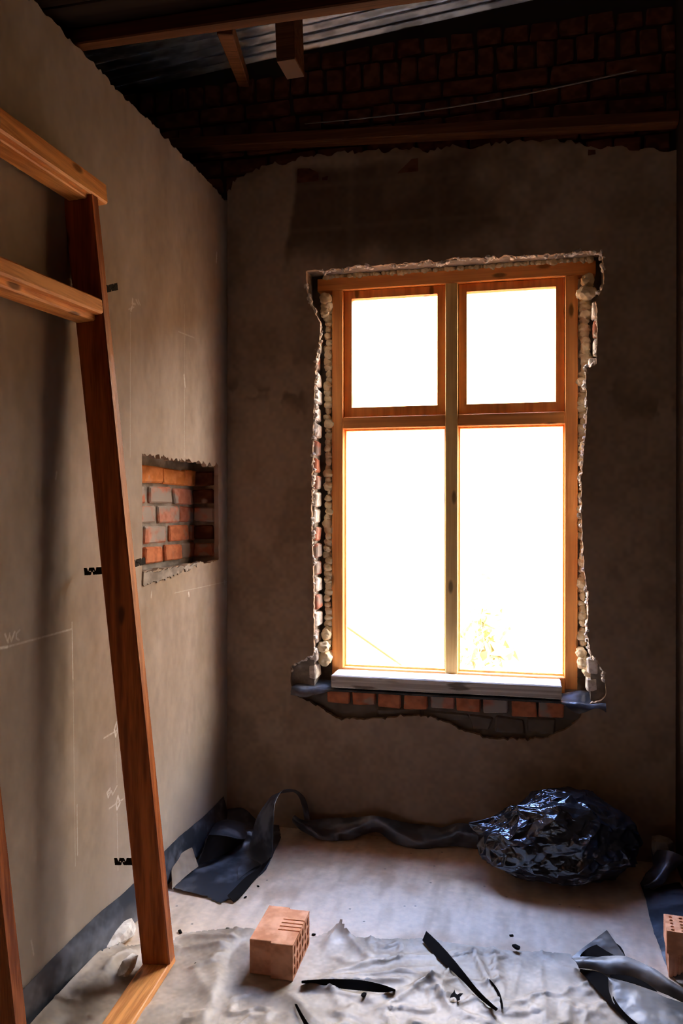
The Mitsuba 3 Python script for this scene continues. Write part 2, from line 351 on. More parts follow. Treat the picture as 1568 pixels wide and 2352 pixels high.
# smeared ledge of fresh mortar along the foot of the niche
led = ragged([(2.70, 1.268), (2.80, 1.258), (2.95, 1.262), (3.12, 1.262), (3.2, 1.268)], .008, .0035, 21)
led2 = ragged([(3.2, 1.256), (3.05, 1.238), (2.95, 1.23), (2.85, 1.222), (2.75, 1.22), (2.70, 1.215)], .006, .006, 22)
put('wall_left__mortar_smear', extrude_yz(Polygon(led + led2).buffer(0), XL - .004, XL + .005), 'mortar')
tag('wall_left__mortar_smear', 'grey mortar smeared under the niche')

# ------------------------------------------------------------------ back wall
hole_px = [(703, 622), (703, 662), (712, 700), (735, 742), (735, 768), (726, 820), (722, 900), (718, 1000), (716, 1100), (714, 1200), (718, 1300), (720, 1400), (720, 1500), (700, 1515), (690, 1520), (668, 1528), (666, 1560), (672, 1590),
           (690, 1605), (740, 1628), (780, 1652), (850, 1652), (930, 1646), (1000, 1650), (1060, 1675), (1110, 1695), (1190, 1702), (1250, 1696), (1300, 1675), (1335, 1648), (1345, 1622), (1385, 1605), (1393, 1588), (1386, 1548), (1372, 1520), (1356, 1500),
           (1348, 1450), (1352, 1370), (1340, 1300), (1336, 1200), (1334, 1100), (1344, 1000), (1348, 940), (1344, 880), (1346, 848), (1370, 835), (1371, 750), (1368, 690), (1388, 655), (1386, 620), (1382, 577), (1040, 596)]
hole = [tuple(on_y(*q, YB)[[0, 2]]) for q in hole_px]
hole = Polygon(ragged(hole, .011, .0045, 31, True)).buffer(0)
topb = [tuple(on_y(*q, YB)[[0, 2]]) for q in [(523, 446), (535, 415), (560, 400), (600, 384), (650, 374), (700, 357), (760, 356), (800, 352), (900, 345), (1000, 345), (1080, 338), (1150, 330), (1220, 331), (1330, 330), (1400, 338), (1470, 340), (1553, 348)]]
topb = ragged(topb, .016, .009, 33)
skinb = Polygon([(XL, 0.0)] + topb + [(XR, 0.0)]).buffer(0).difference(hole)
skinb = max(getattr(skinb, 'geoms', [skinb]), key=lambda g: g.area)
put('wall_back', extrude_xz(skinb, YB, YB + .024), 'plaster_back')
tag('wall_back', 'dark brown plastered wall around the window with plaster hacked away at its edges', kind='structure')
ZR = lambda x: 3.566 + .085 * (x + 1.87)          # underside of the sheet roof
big = Polygon([(-2.2, 0), (-2.2, ZR(-2.2) + .1), (XR + .3, ZR(XR + .3) + .1), (XR + .3, 0)])
inner_open = Polygon([(-.962, .664), (-.962, 2.44), (-1.0, 2.5), (-1.0, 2.622), (.332, 2.622), (.332, 2.42), (.31, 2.36), (.31, 2.12), (.285, 2.1), (.28, .664)])
put('wall_back__masonry', cat([extrude_xz(sbox(-2.2, .66, XR + .3, 2.99).difference(inner_open), YB + .030, YFR + .012), extrude_xz(big.difference(sbox(-.875, .69, .205, 2.59)), YFR + .075, YB + .21)]), 'mortar')
put('wall_back__upper_masonry', extrude_xz(big.difference(sbox(-3, 0, 3, 2.99)), YB + .030, YFR + .012), 'mortar_near_black')
put('wall_back__rough_masonry', extrude_xz(sbox(-2.2, 0, XR + .3, .664), YB + .030, YFR + .012), 'mortar_dark')
# rough broken edge of the plaster around the opening, where the thickness shows
ring = hole.intersection(sbox(-1.2, .64, .5, 2.7)).difference(hole.buffer(-.012)).difference(sbox(-1.2, 0, .5, .72))
er = np.random.default_rng(4)
lumps = []
bnd = hole.exterior
for i in range(420):
    q = bnd.interpolate(er.random(), normalized=True)
    if q.y < .73: continue
    r = er.uniform(.006, .013)
    m = trimesh.creation.icosphere(1, r); m.vertices *= er.uniform(.6, 1.3, (1, 3)); m.vertices += er.normal(0, r * .15, m.vertices.shape)
    m.apply_translation([q.x + er.normal(0, .003), YB + er.uniform(.006, .024), q.y + er.normal(0, .003)]); lumps.append(m)
k = put('wall_back__broken_edge', cat(lumps), 'broken_plaster'); labels[k] = {'label': 'crumbled pale plaster edge around the window opening', 'kind': 'stuff'}
# bricks showing under the sill
xs = [(750, 800), (809, 861), (866, 918), (927, 981), (986, 1043), (1047, 1102), (1110, 1165), (1175, 1231), (1238, 1296)]
for i, (a, b) in enumerate(xs):
    x0, x1 = on_y(a, 1610, YB)[0], on_y(b, 1610, YB)[0]
    dz = [0, .0, 0, 0, -.006, -.006, -.008, -.01, -.01][i]
    put('wall_back__brick', cbox(x0, x1, YB + .004 + (.01 if i == 4 else 0), YB + .10, .592 + dz * .5 - (0 if i in (2, 3, 7, 8) else -.006), .668 + dz * .3, .005, .002), 'brick_smeared' if i in (4, 6) else 'brick_red')
for x0, x1, z0, z1 in [(-.66, -.46, .545, .585), (-.44, -.24, .535, .58), (-.13, .0, .505, .578), (.01, .13, .508, .578), (-.24, -.14, .515, .575), (.14, .24, .57, .66)]:
    put('wall_back__brick', cbox(x0, x1, YB + .020, YB + .1, z0, z1, .008, .005), 'mortar_dark')
# brick ends in the two cheeks of the opening, course by course; pale brick colour stands in for glare
for side, xf in ((-1, -.950), (1, .268)):
    z = .70
    while z < 2.40:
        h = .066 + lr.uniform(-.003, .003)
        dx = lr.uniform(-.004, .006)
        xx = xf if side < 0 else xf + (.026 if z > 2.1 else 0)
        b = (xx - .04, xx + dx, YB + .028, YFR + .0) if side < 0 else (xx - dx, xx + .04, YB + .028, YFR + .0)
        put('wall_back__brick', cbox(*b, z, z + h, .006, .002), lr.choice(['brick_pale', 'brick_smeared', 'brick_pale']))
        z += h + .016
# brickwork above the plaster up to the roof, in a much darker tone
z = 3.02
row = 0
while z < 3.62:
    x = -2.0 - (row % 2) * .116
    rowlock = row == 5
    while x < XR - .02:
        w = (.073 if rowlock else .222 if row % 3 else .106) + lr.uniform(-.004, .004)
        h = .104 if rowlock else .071
        a, b = max(x, -2.0), min(x + w, XR)
        if b - a > .03 and z + h < ZR((a + b) / 2) - .01:
            put('wall_back__brick', cbox(a, b, YB + .012 + lr.uniform(-.012, .006), YB + .1, z, z + h, .006, .003), 'brick_dark')
        x += w + .013
    z += (.104 if rowlock else .071) + .013
    row += 1

# ------------------------------------------------------------------ the other walls, ceiling boards and roof
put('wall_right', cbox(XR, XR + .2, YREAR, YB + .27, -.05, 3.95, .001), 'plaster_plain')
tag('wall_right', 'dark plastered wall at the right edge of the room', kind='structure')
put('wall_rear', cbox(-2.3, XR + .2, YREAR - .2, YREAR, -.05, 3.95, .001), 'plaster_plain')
tag('wall_rear', 'plastered wall behind the viewer, darkened in colour to cut fill light', kind='structure')
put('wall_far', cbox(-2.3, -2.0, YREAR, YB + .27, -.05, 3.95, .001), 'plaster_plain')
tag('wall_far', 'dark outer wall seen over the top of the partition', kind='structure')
# ceiling boards from the tie beam back over the viewer
r_ = random.Random(9)
yb_ = 2.318
scene_board = None
while yb_ > YREAR + .02:
    a = max(yb_ - .142, YREAR)
    put('ceiling__board', cbox(-1.99, XR, a, yb_, 3.040 + r_.uniform(0, .004), 3.058, .004), 'dark_boards')
    yb_ -= .146
put('ceiling', cbox(-2.0, XR, YREAR, 2.318, 3.060, 3.08, .001), 'dark_boards')
tag('ceiling', 'near-black board ceiling over the near half of the room', kind='structure')
# corrugated sheets, the waves running with the fall of the roof (along x)
def corrugated(y0, y1, x0, x1, z_off=0.0):
    ny = int((y1 - y0) / .0076) + 1
    ys = np.linspace(y0, y1, ny); xs_ = np.linspace(x0, x1, 6)
    X, Y = np.meshgrid(xs_, ys, indexing='ij')
    Z = ZR(X) + .022 + z_off + .011 * np.cos(2 * np.pi * Y / .066)
    i, j = np.meshgrid(np.arange(5), np.arange(ny - 1), indexing='ij')
    q = np.stack([i * ny + j, (i + 1) * ny + j, (i + 1) * ny + j + 1, i * ny + j + 1], -1).reshape(-1, 4)
    return thick(trimesh.Trimesh(np.c_[X.ravel(), Y.ravel(), Z.ravel()], np.vstack([q[:, [0, 1, 2]], q[:, [0, 2, 3]]]), process=False), .001)
y = YB + .3
n = 0
while y > YREAR - .2:
    put('roof__sheet', corrugated(y - .792, y, -2.35, XR + .4, .002 * (n % 2)), 'zinc', smooth=40)
    y -= .726; n += 1
tag('roof', 'grey corrugated iron roof sheets above the open end of the ceiling', kind='structure')

# ------------------------------------------------------------------ roof timbers (each its own thing)
k = put('tie_beam', beam_between([-1.62, 2.30, 3.013], [XR, 2.30, 3.013], .045, .05, ch=.004), 'roof_wood')
tag(k, 'long brown roof beam running level across the room on top of the left wall', 'beam')
pa, pb = on_y(425, 336, YB - .035), on_y(1552, 277, YB - .035)
pa = pa + (pb - pa) / (pb - pa)[0] * (-1.95 - pa[0])
pb = pa + (pb - pa) / (pb - pa)[0] * (XR - pa[0])
k = put('wall_plate', beam_between(pa, pb, .07, .05, ch=.004), 'roof_wood')
tag(k, 'reddish timber wall plate lying along the top of the back wall plaster', 'beam')
a, b = on_y(516, 62, 2.37), on_y(560, 188, 3.5)
k = put('roof_strut', beam_between(a, b, .05, .05, ch=.003), 'roof_wood')
tag(k, 'thin slanting orange brown strut between the roof beam and the back wall', 'beam')
a = on_y(668, 160, 3.0)
b = a + np.array([-.03, -.03, 1.0]) * (ZR(a[0]) - a[2])
k = put('roof_hanger', beam_between(a, b, .075, .14, up=(0, 1, 0), ch=.003), 'roof_wood')
put(k + '__sawn_end', beam_between(a - (b - a) / np.linalg.norm(b - a) * .003, a, .072, .137, up=(0, 1, 0), ch=.001), 'sawn_wood')
tag(k, 'short thick dark roof timber with a pale sawn lower end, right of the thin strut', 'beam')
a, b = on_y(700, 286, YB - .06), on_y(1460, 163, YB - .30)
cv, cf = [], []
pts = [a + (b - a) * t + np.array([0, 0, -.03 * math.sin(math.pi * t)]) for t in np.linspace(0, 1, 24)]
k = put('cable', trimesh.creation.sweep_polygon(Point(0, 0).buffer(.003, 3), np.array(pts)), 'cable_grey', smooth=40)
tag(k, 'thin grey cable strung across the dark brickwork above the wall plate', 'cable')

# ------------------------------------------------------------------ window
Y0, Y1 = YFR, YFR + .07
def wpart(name, x0, x1, z0, z1, y0=Y0, y1=Y1, mat=None, parent='window_1'):
    m = mat or ('window_wood_upright' if z1 - z0 > x1 - x0 else 'window_wood_across')
    return put(f'{parent}__{name}', cbox(x0, x1, y0, y1, z0, z1, .003), m)
wpart('head', -.972, .308, 2.545, 2.606)
wpart('jamb', -.899, -.846, .69, 2.545)
wpart('jamb', .176, .231, .69, 2.545)
wpart('mullion', -.359, -.301, .69, 2.545, Y0 - .002, mat='window_wood_pale')
wpart('transom', -.846, -.359, 1.883, 1.938)
wpart('transom', -.301, .176, 1.883, 1.938)
wpart('sill_rail', -.846, .176, .672, .742)
for i, (x0, x1) in enumerate(((-.846, -.359), (-.301, .176))):
    s = f'window_1__sash' + ('' if i == 0 else f'_{i:03d}')
    ys0, ys1 = Y0 + .022, Y0 + .062
    g = .0025
    st = .036
    rings = sbox(x0 + g, 1.938 + g, x1 - g, 2.545 - g).difference(sbox(x0 + g + st, 1.938 + g + st + .008, x1 - g - st, 2.545 - g - st))
    put(s, extrude_xz(rings, ys0, ys1), 'window_wood_upright')
    q = trimesh.Trimesh([[x0 + .03, ys0 + .022, 1.97], [x1 - .03, ys0 + .022, 1.97], [x1 - .03, ys0 + .022, 2.52], [x0 + .03, ys0 + .022, 2.52]], [[0, 1, 2], [0, 2, 3]])
    put(s + '__pane', q, 'glass')
    put(s + '__stop', extrude_xz(sbox(x0, 1.938, x1, 2.545).difference(sbox(x0 + .02, 1.958, x1 - .02, 2.525)), ys1 + .001, Y1), 'window_wood_upright')
    # stop beads around the fixed lights below
    rings = sbox(x0, .742, x1, 1.883).difference(sbox(x0 + .007, .75, x1 - .007, 1.876))
    put('window_1__bead', extrude_xz(rings, Y0 + .042, Y1), 'window_wood_upright')
    q = trimesh.Trimesh([[x0 + .004, Y0 + .04, .74], [x1 - .004, Y0 + .04, .74], [x1 - .004, Y0 + .04, 1.885], [x0 + .004, Y0 + .04, 1.885]], [[0, 1, 2], [0, 2, 3]])
    put('window_1__pane', q, 'glass')
tag('window_1', 'orange brown timber window with two small sashes over two tall lights', kind='structure')

# expanding foam in the gaps around the frame
def foam(key, spots, seed, label):
    r = np.random.default_rng(seed); ms = []
    for (x, y, z, rad) in spots:
        m = trimesh.creation.icosphere(3, rad)
        m.vertices *= r.uniform(.8, 1.25, (1, 3))
        d = meshkit.fbm(m.vertices * 70 + r.uniform(0, 99, 3), 3, seed) - .5
        m.vertices += m.vertex_normals * (d * rad * .7)[:, None]
        m.apply_translation([x, y, z]); ms.append(m)
    k = put(key, cat(ms), 'foam', smooth=True); tag(k, label, 'foam')
r = np.random.default_rng(2)
L = [( -.918 + r.normal(0, .004), YFR + .012 + r.normal(0, .004), z, r.uniform(.016, .023)) for z in np.arange(.80, 2.52, .030)]
L += [(-.925, YFR - .03, .79, .034), (-.93, YFR - .045, .845, .03), (-.922, YFR - .02, .90, .028), (-.925, YFR - .02, 2.50, .03), (-.93, YFR - .015, 2.44, .026), (-.922, YFR - .01, 2.47, .025)]
foam('expanding_foam', L, 5, 'cream expanding foam squeezed out along the left window jamb')
Rr = [(.252 + (.012 if z > 2.1 else 0) + r.normal(0, .004), YFR + .012 + r.normal(0, .005), z, r.uniform(.016, .022) + (.007 if z > 2.1 else 0)) for z in np.arange(.84, 2.44, .030)]
Rr += [(.266, YFR - .025, 2.455, .036), (.27, YFR - .015, 2.51, .03), (.255, YFR - .03, .82, .032), (.275, YFR - .04, .79, .03), (.245, YFR - .02, .86, .024), (.255, YFR - .02, 1.78, .018)]
foam('expanding_foam', Rr, 6, 'cream expanding foam bulging along the right window jamb')
Tt = [(x + r.normal(0, .006), YFR + .012 + r.normal(0, .004), 2.612, r.uniform(.013, .017)) for x in np.arange(-.93, .29, .016)]
foam('expanding_foam', Tt, 7, 'thin line of pale foam along the top of the window frame')

# sill: black plastic under a grey plank
def sill_dpc():
    xs_ = np.linspace(-1.055, .338, 90); prof = np.linspace(0, 1, 22)
    g = np.zeros((90, 22, 3))
    for i, x in enumerate(xs_):
        wl = max(0, min(1, (-.87 - x) / .1)); wr = max(0, min(1, (x - .16) / .06))
        lip = .034 * wl + (.034 + .020 * math.sin((x - .16) / .18 * 2 * math.pi * .95 + .3)) * wr + .003
        for j, t in enumerate(prof):
            L_ = .155 + lip; s = t * L_
            if s < .15:
                y_, z_ = YFR - .002 - s, .6695 + .018 * (wl + wr) * (1 - s / .15) ** 2 + .008 * wr * math.sin(s * 40)
            else:
                a_ = min(1.25, (s - .15) / .02); y_, z_ = YFR - .152 - .016 * math.sin(a_), .6695 - (s - .15) * .85
            g[i, j] = (x, y_, z_ + .004 * math.sin(x * 55 + t * 3) * (wl + wr))
    i, j = np.meshgrid(np.arange(89), np.arange(21), indexing='ij')
    q = np.stack([i * 22 + j, (i + 1) * 22 + j, (i + 1) * 22 + j + 1, i * 22 + j + 1], -1).reshape(-1, 4)
    return thick(trimesh.Trimesh(g.reshape(-1, 3), np.vstack([q[:, [0, 1, 2]], q[:, [0, 2, 3]]]), process=False), .0012)
k = put('sill_membrane', sill_dpc(), 'black_plastic', smooth=50)
tag(k, 'strip of black plastic lying on the window sill under the grey plank', 'plastic strip')
m = cbox(-.868, .157, 3.527, 3.676, .678, .736, .005)
m = m.subdivide().subdivide().subdivide()
m.vertices += (meshkit.fbm(m.vertices * [6, 30, 30], 3, 4)[:, None] - .5) * np.array([.002, .006, .005])
k = put('sill_plank', m, 'old_wood', smooth=35)
tag(k, 'weathered grey plank lying on the window sill', 'plank')

# ------------------------------------------------------------------ timber door frame leaning on the left wall
from scipy.spatial.transform import Rotation as Rot
FX, FY, FR = -1.204, 2.386, Rot.from_euler('xyz', [0.057, -0.080, 0.043])
FW, FD, FT, TR0, TR1, FS = .046, .096, 2.475, 2.108, 2.155, .83
def lean(mesh):
    """from the frame's own axes (s away from the far jamb, n out of the wall, t up) to the room"""
    v = mesh.vertices
    mesh.vertices = np.array([FX, FY, 0]) + FR.apply(np.c_[v[:, 1], -v[:, 0], v[:, 2]])
    mesh.fix_normals(); return mesh
def fpart(name, s0, s1, n0, n1, t0, t1, mat, ch=.004, parent='door_frame', extra=()):
    return put(f'{parent}__{name}', lean(cat([cbox(s0, s1, n0, n1, t0, t1, ch)] + [cbox(*e, ch) for e in extra])), mat)
fpart('jamb', 0, FW, 0, FD, .028, FT + .01, 'wood_upright')
fpart('jamb', FS - FW, FS, 0, FD, .028, FT + .01, 'wood_upright')
fpart('head', -.062, FS + .062, .008, FD + .004, FT, FT + .066, 'wood_along', .006)
fpart('head_bead', FW, FS - FW, .02, FD - .012, FT - .012, FT + .004, 'wood_along', .004)
fpart('transom', FW - .004, FS - FW + .004, .03, FD + .001, TR0, TR1, 'wood_along', .006)
fpart('transom_bead', FW, FS - FW, .004, .07, TR0 - .018, TR0 + .01, 'wood_along', .005)
fpart('bottom_rail', -.01, FS + .01, .0, FD - .004, .006, .03, 'wood_along', .003)
# galvanised wall ties: small crimped straps
def tie(s, n, t, ds, length=.06, bend=0.0):
    """a flat strap with punched notches, bent up at its free end"""
    w = .023
    p = sbox(0, 0, length, w)
    for q in range(3 if length > .05 else 0):
        cx = length * (.38 + .2 * q)
        p = p.difference(Polygon([(cx - .005, w + .001), (cx + .005, w + .001), (cx, w * .45)] if q % 2 == 0 else [(cx - .005, -.001), (cx + .005, -.001), (cx, w * .55)]))
        if q < 2: p = p.difference(Point(cx + length * .1, w / 2).buffer(.0026, 2))
    m = trimesh.creation.extrude_polygon(p, .002, engine='earcut').subdivide_to_size(.012)
    v = m.vertices.copy()
    m.vertices = np.c_[s + ds * v[:, 0], n + v[:, 2] - .02 * np.clip(1 - v[:, 0] / .03, 0, 1) * (bend > 0), t + v[:, 1] + bend * np.abs(v[:, 0] / length - .3)]
    if ds > 0:  # towards the wall behind
        m.vertices = np.c_[s - .004 - v[:, 2], .002 - v[:, 0], t + v[:, 1]]
    return put('door_frame__wall_tie', lean(m), 'strap_metal')
TIES = [((264, 662), 0, -1, .035), ((322, 1300), 0, -1, 0), ((222, 1308), FW, 1, 0), ((289, 1982), FW, 1, 0), ((384, 1974), 0, -1, 0)]
for (px, py), s, ds, bend in TIES:
    # height along the jamb where the strap sits
    best = min(np.linspace(.05, 2.4, 600), key=lambda t: abs((lambda P: HY - F * (P[2] - EYE) / (-S_ * P[0] + C_ * P[1]))(np.array([FX, FY, 0]) + FR.apply([.04, -s, t])) - py))
    tie(s, .078 if s == 0 else .004, best - .011, ds, (.11 if py < 1900 else .03) if s == 0 else .062, bend)
tag('door_frame', 'tall reddish timber door frame with a transom leaning against the left wall', 'door frame')

# ------------------------------------------------------------------ bricks on the floor
def holed(poly_w, poly_d, rows, cols, hr, notches=(), t=.073):
    p = sbox(0, 0, poly_w, poly_d).buffer(-.003).buffer(.003, 2)
    for c_ in range(cols):
        for q in range(rows):
            cx, cy = poly_w * (c_ + .5 + .15) / (cols + .3), poly_d * (.47 + (q - (rows - 1) / 2) * .92 / rows)
            from shapely import affinity
            p = p.difference(affinity.scale(Point(cx, cy).buffer(hr, 3), 1.0, 1.25 if rows < 5 else 1.0))
    for nx in notches:
        p = p.difference(Polygon([(nx - .0045, poly_d + .01), (nx + .0045, poly_d + .01), (nx + .0025, poly_d - .008), (nx - .0025, poly_d - .008)]))
    return trimesh.creation.extrude_polygon(p, t, engine='earcut')
def place(m, M):
    m.apply_transform(M); return m
def basis(ex, ey, ez, o):
    M = np.eye(4); M[:3, 0], M[:3, 1], M[:3, 2], M[:3, 3] = ex, ey, ez, o; return M
zf = .003
p0 = np.array([-.861, 2.408, zf]); p1 = np.array([-.787, 2.398, zf])
d1 = np.array([-.006, .2205, 0]); d1 /= np.linalg.norm(d1); sdx = np.array([d1[1], -d1[0], 0])
m = place(holed(.222, .112, 3, 5, .010), basis(d1, [0, 0, 1], sdx, p0))
k = put('brick', m, 'brick_new'); tag(k, 'orange brick on edge with a smooth top, left one of the touching pair', 'brick', 'loose bricks on the floor')
m = place(holed(.222, .114, 3, 6, .0115, (.085, .107, .129, .151)), basis(d1, [0, 0, 1], sdx, p1 + d1 * -.002))
k = put('brick', m, 'brick_new'); tag(k, 'orange brick on edge with grooved top and holed side, right one of the pair', 'brick', 'loose bricks on the floor')
q0 = on_z(1532, 2245, zf)
ey = np.array([.075, .997, 0]); ex = np.array([.997, -.075, 0])
m = place(holed(.222, .112, 5, 7, .0058), basis(ex, ey, [0, 0, 1], q0 + [0, 0, .0735]))
k = put('brick', m, 'brick_new'); tag(k, 'upper brick of the pair stacked at the right edge, with round holes in its top', 'brick', 'loose bricks on the floor')
mm = manifold3d.Manifold.cube([.222, .112, .073])
for i in range(4): mm = mm - manifold3d.Manifold.cube([.008, .005, .08]).translate([-.003, .02 + .022 * i, -.002])
for i in range(4): mm = mm - manifold3d.Manifold.cube([.005, .008, .08]).translate([.012 + .012 * i, -.003, -.002])
vm = mm.to_mesh(); m = trimesh.Trimesh(vm.vert_properties[:, :3], vm.tri_verts)
k = put('brick', place(m, basis(ex, ey, [0, 0, 1], q0 + ex * .006 + [0, 0, 0])), 'brick_new'); tag(k, 'lower brick of the pair stacked at the right edge, with grooved faces', 'brick', 'loose bricks on the floor')

# ------------------------------------------------------------------ plastic on the floor
def seg_d(P, a, b):
    a, b = np.array(a), np.array(b); d = b - a
    t = np.clip(((P - a) @ d) / (d @ d), 0, 1)
    return np.linalg.norm(P - a - t[:, None] * d, axis=1), t
def heightfield(poly, step, hfn):
    x0, y0, x1, y1 = poly.bounds
    nx, ny = int((x1 - x0) / step) + 2, int((y1 - y0) / step) + 2
    X, Y = np.meshgrid(x0 + np.arange(nx) * step, y0 + np.arange(ny) * step, indexing='ij')
    P = np.c_[X.ravel(), Y.ravel()]
    inside = shapely.contains_xy(poly.buffer(step * .5), P[:, 0], P[:, 1])
    # pull rim points onto the outline
    ring = poly.exterior
    rim = inside & ~shapely.contains_xy(poly.buffer(-step * .5), P[:, 0], P[:, 1])
    for i in np.nonzero(rim)[0]:
        q = ring.interpolate(ring.project(Point(P[i]))); P[i] = (q.x, q.y)
    i, j = np.meshgrid(np.arange(nx - 1), np.arange(ny - 1), indexing='ij')
    q = np.stack([i * ny + j, (i + 1) * ny + j, (i + 1) * ny + j + 1, i * ny + j + 1], -1).reshape(-1, 4)
    q = q[inside[q].all(1)]
    f = np.vstack([q[:, [0, 1, 2]], q[:, [0, 2, 3]]])
    m = trimesh.Trimesh(np.c_[P, hfn(P)], f, process=False); m.remove_unreferenced_vertices(); return m

sheet_px = [(60, 2352), (150, 2290), (235, 2225), (300, 2195), (345, 2175), (400, 2165), (420, 2150), (470, 2143), (520, 2140), (570, 2140), (640, 2150), (712, 2158), (735, 2152), (760, 2148), (785, 2145), (802, 2158), (850, 2160), (905, 2165), (975, 2160), (1030, 2172), (1100, 2182), (1180, 2190), (1250, 2192), (1310, 2197), (1380, 2225), (1440, 2240), (1500, 2258), (1568, 2275)]
sp = [tuple(on_z(*q)[:2]) for q in sheet_px]
sp = [(XL + .03, q[1]) if k_ < 3 else ((q[0] * .4 + (XL + .03) * .6, q[1]) if k_ == 3 else q) for k_, q in enumerate(sp)]
sheet_poly = Polygon([(XL + .03, 1.3)] + sp + [(.58, sp[-1][1] - .05), (.58, 1.3)]).buffer(0)
fz = lambda *q: on_z(*q)[:2]
CREASE = [  # photograph points on the floor, height, width
    ((690, 2262), (880, 2215), .010, .016), ((695, 2262), (1000, 2232), .008, .014), ((690, 2268), (930, 2262), .016, .016), ((690, 2270), (830, 2300), .010, .014),
    ((785, 2140), (720, 2200), .014, .022), ((785, 2140), (840, 2200), .012, .016), ((850, 2160), (845, 2215), .006, .01), ((840, 2205), (1000, 2205), .007, .012),
    ((990, 2260), (870, 2330), .012, .02), ((990, 2262), (1045, 2340), .012, .02), ((990, 2260), (1060, 2300), .008, .014), ((985, 2255), (900, 2235), .007, .012),
    ((430, 2160), (570, 2165), .014, .02), ((420, 2190), (570, 2175), .012, .016), ((520, 2190), (470, 2352), .016, .04), ((440, 2230), (480, 2300), .008, .02),
    ((1195, 2210), (1175, 2300), .005, .008), ((1240, 2230), (1255, 2352), .005, .01), ((1130, 2180), (1160, 2300), .010, .016), ((1085, 2190), (1150, 2320), .012, .016),
    ((660, 2290), (720, 2352), .010, .014), ((755, 2275), (790, 2330), .006, .01), ((1050, 2190), (1000, 2210), .005, .01), ((250, 2240), (330, 2190), .02, .03), ((200, 2300), (300, 2215), .02, .03)]
def sheet_h(P):
    q = np.c_[P, np.zeros(len(P))]
    h = .004 + .014 * np.maximum(0, meshkit.fbm(q * 3.2, 3, 2) - .42) + .0025 * meshkit.fbm(q * 17, 3, 5)
    rd = 1 - np.abs(meshkit.fbm(q * 6.5, 3, 8) - .5) * 2
    h += .010 * np.clip((rd - .88) / .12, 0, 1) ** 2
    for a, b, hh, w in CREASE:
        d, t = seg_d(P, fz(*a), fz(*b))
        h += hh * 1.25 * np.exp(-np.abs(d / (w * .8)) ** 1.1) * np.clip(1.2 - .9 * np.abs(t - .35), 0, 1)
    d = np.linalg.norm(P - fz(785, 2145), axis=1)
    h += .022 * np.exp(-(d / .035) ** 2)
    h += .05 * np.exp(-((P[:, 0] - XL) / .07) ** 2)
    # flat under the bricks and the door frame's foot
    for c_, rr in ((np.array([-.80, 2.50]), .16), (np.array([-1.15, 2.30]), .10), (np.array([-1.17, 2.0]), .10), (np.array([-1.2, 1.7]), .1), (q0[:2] + [.1, .04], .2)):
        d = np.linalg.norm(P - c_, axis=1)
        k_ = np.clip((d - rr) / .05, 0, 1)
        h = .002 * (1 - k_) + h * k_
    return h
k = put('plastic_sheet', thick(heightfield(sheet_poly, .0095, sheet_h), .001), 'dusty_plastic', smooth=60)
tag(k, 'creased dusty grey plastic sheet spread over the floor in the foreground', 'plastic sheet')
# dark turned-up fold and slits in the sheet
def span(lo, up, z0, z1, n=40, m=6, bump=.003, seed=3):
    return thick(ruled([on_z(*q, z0) for q in lo], [on_z(*q, z1) for q in up], n, m, bump, seed), .001)
k = put('plastic_sheet__fold', span([(970, 2162), (1000, 2197), (1060, 2253), (1110, 2303), (1140, 2325)], [(979, 2141), (1015, 2175), (1055, 2222), (1100, 2278), (1144, 2320)], .016, .034), 'clean_black', smooth=60)
tag(k, 'black turned-up fold of the sheet'); del labels[k]['kind']
put('plastic_sheet__fold', span([(692, 2260), (760, 2270), (830, 2278), (870, 2282), (908, 2279)], [(692, 2255), (760, 2251), (830, 2254), (870, 2262), (908, 2276)], .016, .034), 'clean_black', smooth=60)
put('plastic_sheet__fold', span([(676, 2308), (686, 2332), (700, 2360)], [(681, 2308), (694, 2332), (712, 2360)], .016, .026), 'clean_black', smooth=60)
put('plastic_sheet__fold', span([(1120, 2250), (1142, 2285), (1152, 2320)], [(1125, 2252), (1150, 2288), (1156, 2320)], .016, .026), 'clean_black', smooth=60)
# star-shaped hole, added as a flat black piece on the sheet
c0 = on_z(1047, 2293, .022)
star = Polygon([(c0[0] + dx * .001, c0[1] + dy * .001) for dx, dy in [(-14, 2), (-9, 12), (-6, 26), (-2, 10), (4, 4), (10, 12), (20, 14), (12, -4), (14, -16), (6, -26), (2, -12), (-4, -6), (-16, -14)]])
m = trimesh.creation.extrude_polygon(star, .002, engine='earcut'); m.apply_translation([0, 0, .026])
k = put('hole_patch', m, 'clean_black'); tag(k, 'tiny star-shaped hole drawn as a black scrap on the grey plastic sheet', 'patch')

# folded black plastic at the lower right
P = lambda px, py, z: on_z(px, py, z)
k = put('folded_plastic', thick(cat([
    ruled([P(1314, 2202, .035), P(1352, 2170, .06), P(1394, 2138, .10)], [P(1314, 2203, .035), P(1376, 2201, .045), P(1438, 2201, .06)], 26, 14, .003, 1),
    ruled([P(1313, 2202, .036), P(1380, 2199, .055), P(1440, 2200, .07), P(1500, 2226, .07), P(1548, 2260, .06), P(1620, 2300, .05)], [P(1331, 2228, .028), P(1362, 2230, .034), P(1402, 2243, .036), P(1440, 2246, .036), P(1508, 2279, .03), P(1620, 2330, .03)], 60, 18, .008, 2, (0, -.006, .010)),
    ruled([P(1396, 2250, .040), P(1430, 2258, .042), P(1480, 2272, .042), P(1530, 2290, .04), P(1620, 2320, .04)], [P(1400, 2272, .034), P(1412, 2305, .028), P(1440, 2332, .022), P(1472, 2362, .02), P(1600, 2440, .016)], 70, 30, .020, 4, (0, 0, .014))]), .001), 'grey_plastic', smooth=45)
put(k + '__shaded_underside', span([(1333, 2199), (1375, 2199), (1412, 2199), (1437, 2199)], [(1334, 2196), (1375, 2171), (1412, 2168), (1436, 2197)], .056, .064, bump=0), 'clean_black', smooth=60)  # black piece standing in for shade inside the pointed corner
